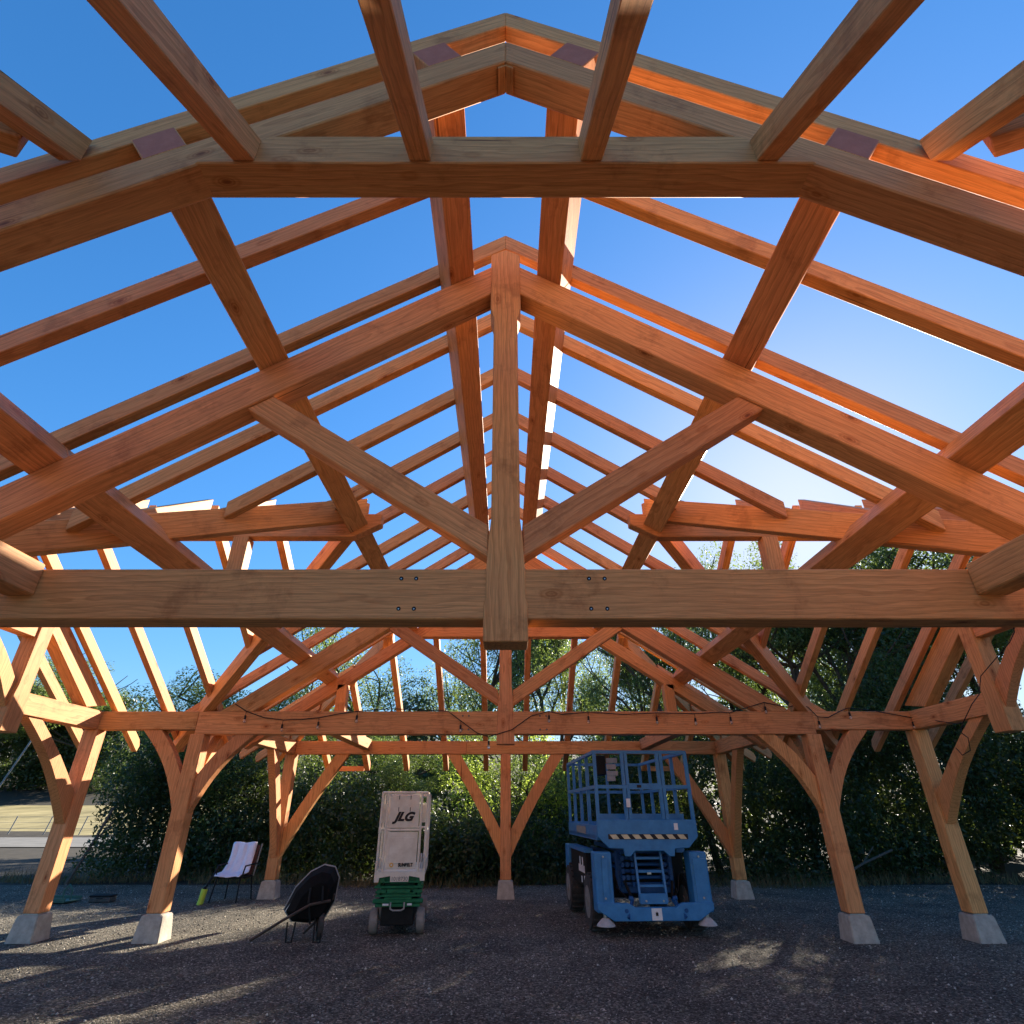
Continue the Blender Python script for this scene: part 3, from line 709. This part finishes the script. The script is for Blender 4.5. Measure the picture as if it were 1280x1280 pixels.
# ------------------------------------------------------------------ ground, road, field
def gravel_mat():
    m, nt, b = new_mat('gravel'); L = nt.links
    tc = nd(nt, 'ShaderNodeTexCoord')
    v = nd(nt, 'ShaderNodeTexVoronoi', Scale=55.0); L.new(tc.outputs['Object'], v.inputs['Vector'])
    v2 = nd(nt, 'ShaderNodeTexVoronoi', Scale=130.0); L.new(tc.outputs['Object'], v2.inputs['Vector'])
    n = nd(nt, 'ShaderNodeTexNoise', Scale=.9, Detail=7.0, Roughness=.65); L.new(tc.outputs['Object'], n.inputs['Vector'])
    sep = nd(nt, 'ShaderNodeSeparateColor'); L.new(v.outputs['Color'], sep.inputs[0])
    r = ramp(nt, [(0, (.048, .043, .035)), (.6, (.135, .122, .099)), (.93, (.28, .255, .21)), (1, (.55, .50, .42))]); L.new(sep.outputs[0], r.inputs[0])
    rn = ramp(nt, [(.3, (.55, .55, .56)), (.7, (1.32, 1.27, 1.18))]); L.new(n.outputs['Fac'], rn.inputs[0])
    c = mix(nt, r.outputs[0], rn.outputs[0], 1.0, 'MULTIPLY')
    L.new(c, b.inputs['Base Color']); b.inputs['Roughness'].default_value = .9; b.inputs['Specular IOR Level'].default_value = .15
    bp = nd(nt, 'ShaderNodeBump', Strength=1.0, Distance=.022); bp.invert = True
    L.new(mth(nt, 'ADD', v.outputs['Distance'], mth(nt, 'MULTIPLY', v2.outputs['Distance'], .4)), bp.inputs['Height']); L.new(bp.outputs[0], b.inputs['Normal'])
    return m
GRAVEL = gravel_mat()
SOIL = noisy('soil', (.022, .018, .013), (.055, .045, .032), 2.2, .95, .8, 14)
DRY = noisy('dry_grass', (.17, .14, .055), (.42, .34, .16), .35, .95, .8, 8)
ROADM = noisy('grey_road', (.13, .125, .115), (.21, .20, .185), .8, .9, .4, 12)
np.random.seed(3)
def sheet(name, x0, x1, y0, y1, nx, ny, zf, mat):
    xs = np.linspace(x0, x1, nx); ys = np.linspace(y0, y1, ny)
    vs = [(x, y, zf(x, y)) for y in ys for x in xs]
    fs = [(j*nx+i, j*nx+i+1, (j+1)*nx+i+1, (j+1)*nx+i) for j in range(ny-1) for i in range(nx-1)]
    me = bpy.data.meshes.new(name); me.from_pydata(vs, [], fs); me.materials.append(mat)
    for p in me.polygons: p.use_smooth = True
    o = bpy.data.objects.new(name, me); COL.objects.link(o); return tag(o, kind='structure')
def hill(x, y):
    # the bank and the dry field rise beyond the road on the left
    h = max(0, (y-47))*.085*min(1, max(0, (-x-18)/14))
    h += max(0, y-75)*.14
    return h
o = sheet('ground', -260, 260, -60, 420, 66, 70, lambda x, y: -.02+min(hill(x, y), 26), SOIL)
o = sheet('gravel_yard', -13.5, 40, -25, 16.6, 8, 8, lambda x, y: 0.0, GRAVEL)
rd = sheet('road', -70, -14, 33, 45, 12, 4, lambda x, y: .02, ROADM)
fd = sheet('dry_field', -120, -22, 46, 78, 24, 12, lambda x, y: .03+hill(x, y), DRY)

# loose stones on the yard
def stones():
    N = 26000
    P = np.zeros((N, 3)); Y = 5.5+(np.random.rand(N)**.8)*11; P[:, 1] = Y; P[:, 0] = (np.random.rand(N)*2-1)*(Y*.86+.5)
    P[:, 0] = np.clip(P[:, 0], -13.2, 30)
    base = np.array([(1, 0, 0), (-.5, .86, 0), (-.5, -.86, 0), (0, 0, .8), (.2, .1, -.6)])
    F = np.array([(0, 1, 3), (1, 2, 3), (2, 0, 3), (1, 0, 4), (2, 1, 4), (0, 2, 4)])
    s = .006+.014*np.random.rand(N)**4
    a = np.random.rand(N)*6.28; jit = 1+.35*(np.random.rand(N, 5, 3)-.5)
    B = base[None]*jit; c, q = np.cos(a)[:, None], np.sin(a)[:, None]
    X = B[:, :, 0]*c-B[:, :, 1]*q; Yy = B[:, :, 0]*q+B[:, :, 1]*c
    Vt = np.stack([X, Yy, B[:, :, 2]], -1)*s[:, None, None]+P[:, None]; Vt[:, :, 2] += (s*.3)[:, None]
    Fa = (F[None]+np.arange(N)[:, None, None]*5)
    me = bpy.data.meshes.new('loose_gravel'); me.vertices.add(N*5); me.vertices.foreach_set('co', Vt.ravel())
    nf = N*6; me.loops.add(nf*3); me.loops.foreach_set('vertex_index', Fa.ravel().astype(np.int32))
    me.polygons.add(nf); me.polygons.foreach_set('loop_start', np.arange(nf, dtype=np.int32)*3); me.update(); me.validate()
    m, nt, b = new_mat('loose_stone'); ge = nd(nt, 'ShaderNodeNewGeometry')
    r = ramp(nt, [(0, (.06, .055, .048)), (.6, (.22, .20, .155)), (.93, (.40, .36, .29)), (1, (.70, .65, .55))]); nt.links.new(ge.outputs['Random Per Island'], r.inputs[0]); nt.links.new(r.outputs[0], b.inputs['Base Color']); b.inputs['Roughness'].default_value = .85
    me.materials.append(m)
    o = bpy.data.objects.new('loose_gravel', me); COL.objects.link(o)
    tag(o, 'loose grey stones scattered over the gravel yard', 'gravel', kind='stuff')
stones()

# ------------------------------------------------------------------ vegetation
def leaf_mesh(name, centers, radii, n_total, size, mat, rs, squash=1.0, holes=.0):
    """many small leaf quads spread over lumpy clumps"""
    C = np.array(centers); Rr = np.array(radii); w = Rr**2; w /= w.sum()
    idx = rs.choice(len(C), n_total, p=w)
    d = rs.normal(size=(n_total, 3)); d /= np.linalg.norm(d, axis=1)[:, None]
    rad = (.55+.5*rs.rand(n_total)**.6)
    P = C[idx]+d*(Rr[idx]*rad)[:, None]*np.array([1, 1, squash])
    P += rs.normal(size=P.shape)*.05
    nrm = d*.6+rs.normal(size=(n_total, 3))*.7; nrm[:, 2] += .35; nrm /= np.linalg.norm(nrm, axis=1)[:, None]
    t = rs.normal(size=(n_total, 3)); t -= nrm*(t*nrm).sum(1)[:, None]; t /= np.linalg.norm(t, axis=1)[:, None]
    bt = np.cross(nrm, t); s = size*(.6+.8*rs.rand(n_total))[:, None]
    a = P-t*s; b = P+bt*s*.42; c = P+t*s; e = P-bt*s*.42+nrm*s*.12
    Vt = np.stack([a, b, c, e], 1).reshape(-1, 3)
    me = bpy.data.meshes.new(name); me.vertices.add(len(Vt)); me.vertices.foreach_set('co', Vt.ravel())
    me.loops.add(n_total*4); me.loops.foreach_set('vertex_index', np.arange(n_total*4, dtype=np.int32))
    me.polygons.add(n_total); me.polygons.foreach_set('loop_start', np.arange(n_total, dtype=np.int32)*4); me.update(); me.validate()
    me.materials.append(mat); return me

def tree_protos():
    out = []
    for k in range(5):
        rs = np.random.RandomState(40+k); H = 10.0
        m = MB(); tips = []
        def limb(p, d, r, L, lvl):
            q = p.copy(); n = 4
            for i in range(n):
                d = (d+V(rs.normal(size=3))*.13+V((0, 0, .06))).normalized(); q2 = q+d*L/n
                if lvl < 3: m.tube(q, q2, r*(1-i/n*.45), 7, r*(1-(i+1)/n*.45)); q = q2
                if lvl < 3 and i >= 1:
                    for _ in range(2 if lvl else 3):
                        dd = (d+V(rs.normal(size=3))*.85).normalized(); dd.z = abs(dd.z)*.8+.1
                        limb(q.copy(), dd.normalized(), r*.45, L*.55, lvl+1)
            if lvl >= 1: tips.append(tuple(q))
        limb(V((0, 0, -.2)), V((rs.normal()*.08, rs.normal()*.08, 1)), .17, 6.5, 0)
        trunk = m
        T_ = np.array(tips); sc = H/(T_[:, 2].max()+.9)
        T_[:, 2] *= sc
        T_ = T_[T_[:, 2] > 1.2]
        if len(T_) > 85: T_ = T_[rs.choice(len(T_), 85, False)]
        rad = rs.uniform(.42, .95, len(T_))
        me = leaf_mesh('crown', T_, rad, [34000, 32000, 32000, 24000, 36000][k], .052, [LEAFM, LEAFM, LEAF, LEAFM, LEAFM][k], rs, .8)
        tm = bpy.data.meshes.new('trunk')
        for v in trunk.bm.verts: v.co.z *= sc
        trunk.bm.to_mesh(tm); trunk.bm.free(); tm.materials.append(BARK)
        out.append((me, tm))
    return out
PROT = tree_protos()
def tree(k, x, y, h, wid, rz, label, mat=None, group='trees behind the pavilion', z=0):
    t = thing('tree', label, 'tree', (x, y, z), rz, group)
    for nm, me in zip(('crown', 'trunk'), PROT[k]):
        o = bpy.data.objects.new(nm, me); COL.objects.link(o); o.parent = t
        o.scale = (wid, wid, h/10)
    return t
TL = [
 # right side, tall
 (0, 6.5, 20.0, 9.6, .72, 'tall dense tree behind the blue lift, left of the sun glare'),
 (1, 9.2, 19.5, 10.4, .9, 'tall leafy tree behind the right rear corner post, topped by open sky'),
 (2, 11.2, 21.5, 11.4, 1.1, 'tall dark tree right of the rear corner, reaching above the near tie beam'),
 (4, 14.8, 20.0, 11.0, 1.15, 'broad tree showing between the two right-hand posts'),
 (0, 18.5, 21.0, 11.5, 1.2, 'dark tree beside the right outermost post'),
 (1, 22.5, 18.5, 11.0, 1.2, 'dark tree at the right edge of the picture'),
 (2, 25.5, 14.0, 10.0, 1.2, 'dark tree nearest the right edge, beyond the string lights'),
 (3, 10.0, 26.0, 12.4, 1.1, 'second-row tree seen through the rafters above the blue lift'),
 (3, 14.5, 27.0, 13.4, 1.3, 'second-row tree behind the broad right-hand trees'),
 (1, 20.0, 27.0, 13.5, 1.3, 'second-row tree farthest to the right'),
 (2, 5.0, 21.0, 10.2, .6, 'slim dark tree standing just left of the tree behind the blue lift'),
 # far centre
 (3, -2.4, 38.0, 17.0, 1.5, 'distant thin tree showing left of the king posts, leaves against the sky'),
 (3, 2.4, 37.0, 15.5, 1.3, 'distant thin tree showing right of the king posts with light blue gaps'),
 (3, -7.4, 36.0, 12.6, 1.4, 'distant thin tree seen above the white lift'),
 (1, 3.4, 41.0, 18.0, 1.0, 'distant yellow green tree beyond the right strut of the far truss'),
 # near centre, low
 (4, -4.0, 19.6, 4.2, .6, 'low bushy tree behind the white lift'),
 (3, .9, 20.5, 4.8, .7, 'low thin tree right behind the middle rear post'),
 # left
 (0, -6.2, 19.2, 6.3, .85, 'rounded tree behind the left rear corner post'),
 (4, -8.2, 19.5, 5.3, .7, 'rounded tree behind the patio chair'),
 (1, -10.4, 19.4, 5.6, .6, 'leafy tree between the two left-hand posts'),
 (2, -15.6, 27.0, 6.2, .72, 'tree beyond the left outermost post, above the dry field'),
 (0, -56.0, 84.0, 17.0, 2.6, 'dark oak on the bank beyond the dry field'),
 (1, -70.0, 82.0, 17.0, 2.6, 'dark oak at the left edge on the bank'),
]
for i, (k, x, y, h, w, lab) in enumerate(TL): tree(k, x, y, h, w, i*1.9, lab, z=hill(x, y))

# the thicket that closes the yard at the back: nobody could count it
rs = np.random.RandomState(5)
def thicket(name, label, n, xs, yf, hf, mat, cnt, size):
    cc = []; rr = []
    for _ in range(n):
        x = rs.uniform(*xs); y = yf(x)+rs.uniform(0, 2.6); h = hf(x)
        z = (.08+.92*rs.rand()**1.25)*h*(1 if rs.rand() < .85 else 1.15); cc.append((x, y, z)); rr.append(rs.uniform(.45, .95))
    me = leaf_mesh(name, cc, rr, cnt, size, mat, rs, .85)
    o = bpy.data.objects.new(name, me); COL.objects.link(o); return tag(o, label, 'shrubs', kind='stuff')
edge = lambda x: 16.8+.5*math.sin(x*.7)+(.9 if x < -8 else 0)+max(0, x-14)*-.35
thicket('shrub_thicket', 'dense dark thicket of shrubs closing the back of the yard', 800, (-11.4, 30), edge, lambda x: 3.0 if x < -7 else (2.3 if x < -3.5 else (1.3 if x < 2.5 else 3.9)), LEAF, 370000, .056)
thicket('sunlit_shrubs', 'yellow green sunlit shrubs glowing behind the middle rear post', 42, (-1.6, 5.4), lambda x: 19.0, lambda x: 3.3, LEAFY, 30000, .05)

thicket('far_woods', 'dark wooded mass far beyond the yard closing off the horizon', 700, (-12, 52), lambda x: 25+max(0, -x)*.8, lambda x: 3.2 if -4 < x < 4 else 5.2, LEAF, 150000, .13)
cc = [(rs.uniform(-92, -52), rs.uniform(81, 88)) for _ in range(260)]
cc = [(x, y, hill(x, y)+rs.uniform(.5, 11)) for x, y in cc]
o = bpy.data.objects.new('bank_woods', leaf_mesh('bank_woods', cc, rs.uniform(1.4, 2.6, 260), 60000, .26, LEAF, rs, .8)); COL.objects.link(o)
tag(o, 'dark woods along the top of the dry field on the far left', 'woods', kind='stuff')
# undergrowth along the edge of the gravel: grass tufts and weeds
def tufts():
    N = 9000; X = rs.uniform(-13.5, 26, N); Yb = np.array([edge(x) for x in X])-.55+rs.rand(N)*.9
    h = .08+.30*rs.rand(N)**2; a = rs.rand(N)*6.28; lean = rs.normal(size=(N, 2))*.10
    P = np.stack([X, Yb, np.zeros(N)], 1); d = np.stack([np.cos(a), np.sin(a), np.zeros(N)], 1)*.008
    tp = P+np.stack([lean[:, 0], lean[:, 1], h], 1)
    Vt = np.stack([P-d, P+d, tp], 1).reshape(-1, 3)
    me = bpy.data.meshes.new('weeds'); me.vertices.add(N*3); me.vertices.foreach_set('co', Vt.ravel()); me.loops.add(N*3); me.loops.foreach_set('vertex_index', np.arange(N*3, dtype=np.int32))
    me.polygons.add(N); me.polygons.foreach_set('loop_start', np.arange(N, dtype=np.int32)*3); me.update(); me.validate()
    me.materials.append(noisy('weed', (.06, .06, .025), (.20, .17, .08), 3, .8))
    o = bpy.data.objects.new('weeds', me); COL.objects.link(o); tag(o, 'thin dry weeds along the back edge of the gravel', 'weeds', kind='stuff')
tufts()
# dead branches leaning in the thicket
for (p, q, r, lab) in (((-10.9, 16.6, 0), (-10.45, 16.9, 1.7), .045, 'pale dead branch leaning in the thicket between the left posts'),
                       ((7.9, 16.3, .05), (9.7, 16.4, .75), .035, 'pale dead branch lying at the thicket edge between the right posts')):
    t = thing('dead_branch', lab, 'branch', p); p, q = V(p), V(q)
    m = MB(); m.path([V((0, 0, 0)), (q-p)*.5+V((.05, 0, .06)), q-p], r*.8, 7); m.path([(q-p)*.5+V((.05, 0, .06)), (q-p)*.6+V((.3, .1, .35))], r*.4, 6); m.build('branch', noisy('dead_wood', (.06, .05, .04), (.12, .10, .08), 9, .9), t)
# pole with guy wire far left, fence of the field
gw = thing('leaning_pole', 'thin pale pole leaning at the far left edge above the field', 'pole', (-18.5, 22.5, 0))
m = MB(); m.tube((-.6, 0, 0), (1.0, 0, 4.6), .03); m.build('pole', FRAMEG, gw)
fe = thing('wire_fence', 'thin wire fence on leaning posts in the dry field', 'fence', (-40, 47.2, 0))
for k in range(12):
    m = MB(); m.tube((k*2.6-12, 0, 0), (k*2.6-11.7, 0, 1.3), .04); m.build('fence_post', FRAMEG, fe)
m = MB()
for z in (.5, .9, 1.25): m.tube((-12, 0, z), (17, 0, z), .01, 5)
m.build('wire', FRAMEG, fe)

# ------------------------------------------------------------------ light
EL, AZ = 24.5, 31.0
w = bpy.data.worlds.new('World'); scn.world = w; w.use_nodes = True; nt = w.node_tree
sky = nt.nodes.new('ShaderNodeTexSky'); sky.sky_type = 'NISHITA'; sky.sun_disc = False
sky.sun_elevation = R(EL); sky.sun_rotation = R(AZ); sky.altitude = 200; sky.air_density = 1.0; sky.dust_density = .4; sky.ozone_density = 4.0
bg = nt.nodes['Background']
# the camera's tone curve, kept gentle: deeper blue, softer glare round the sun
hs = nt.nodes.new('ShaderNodeHueSaturation'); hs.inputs['Saturation'].default_value = 1.23; nt.links.new(sky.outputs[0], hs.inputs['Color'])
bw = nt.nodes.new('ShaderNodeRGBToBW'); nt.links.new(hs.outputs[0], bw.inputs[0])
k_ = mth(nt, 'DIVIDE', 1.56, mth(nt, 'ADD', mth(nt, 'MULTIPLY', bw.outputs[0], .27), 1.0))
vm = nt.nodes.new('ShaderNodeVectorMath'); vm.operation = 'SCALE'; nt.links.new(hs.outputs[0], vm.inputs[0]); nt.links.new(k_, vm.inputs['Scale'])
nt.links.new(vm.outputs[0], bg.inputs[0]); bg.inputs[1].default_value = .070
sun = bpy.data.lights.new('sun', 'SUN'); sun.energy = 5.0; sun.angle = R(.53); sun.color = (1, .90, .74)
so = bpy.data.objects.new('sun', sun); COL.objects.link(so)
sd = V((math.sin(R(AZ))*math.cos(R(EL)), math.cos(R(AZ))*math.cos(R(EL)), math.sin(R(EL))))
so.rotation_euler = sd.to_track_quat('Z', 'Y').to_euler(); so.location = sd*60
scn.view_settings.view_transform = 'Standard'; scn.view_settings.look = 'None'; scn.view_settings.gamma = 1
scn.view_settings.exposure = 1.75
scn.render.engine = 'CYCLES'
scn.cycles.max_bounces = 6; scn.cycles.diffuse_bounces = 3; scn.cycles.transparent_max_bounces = 4
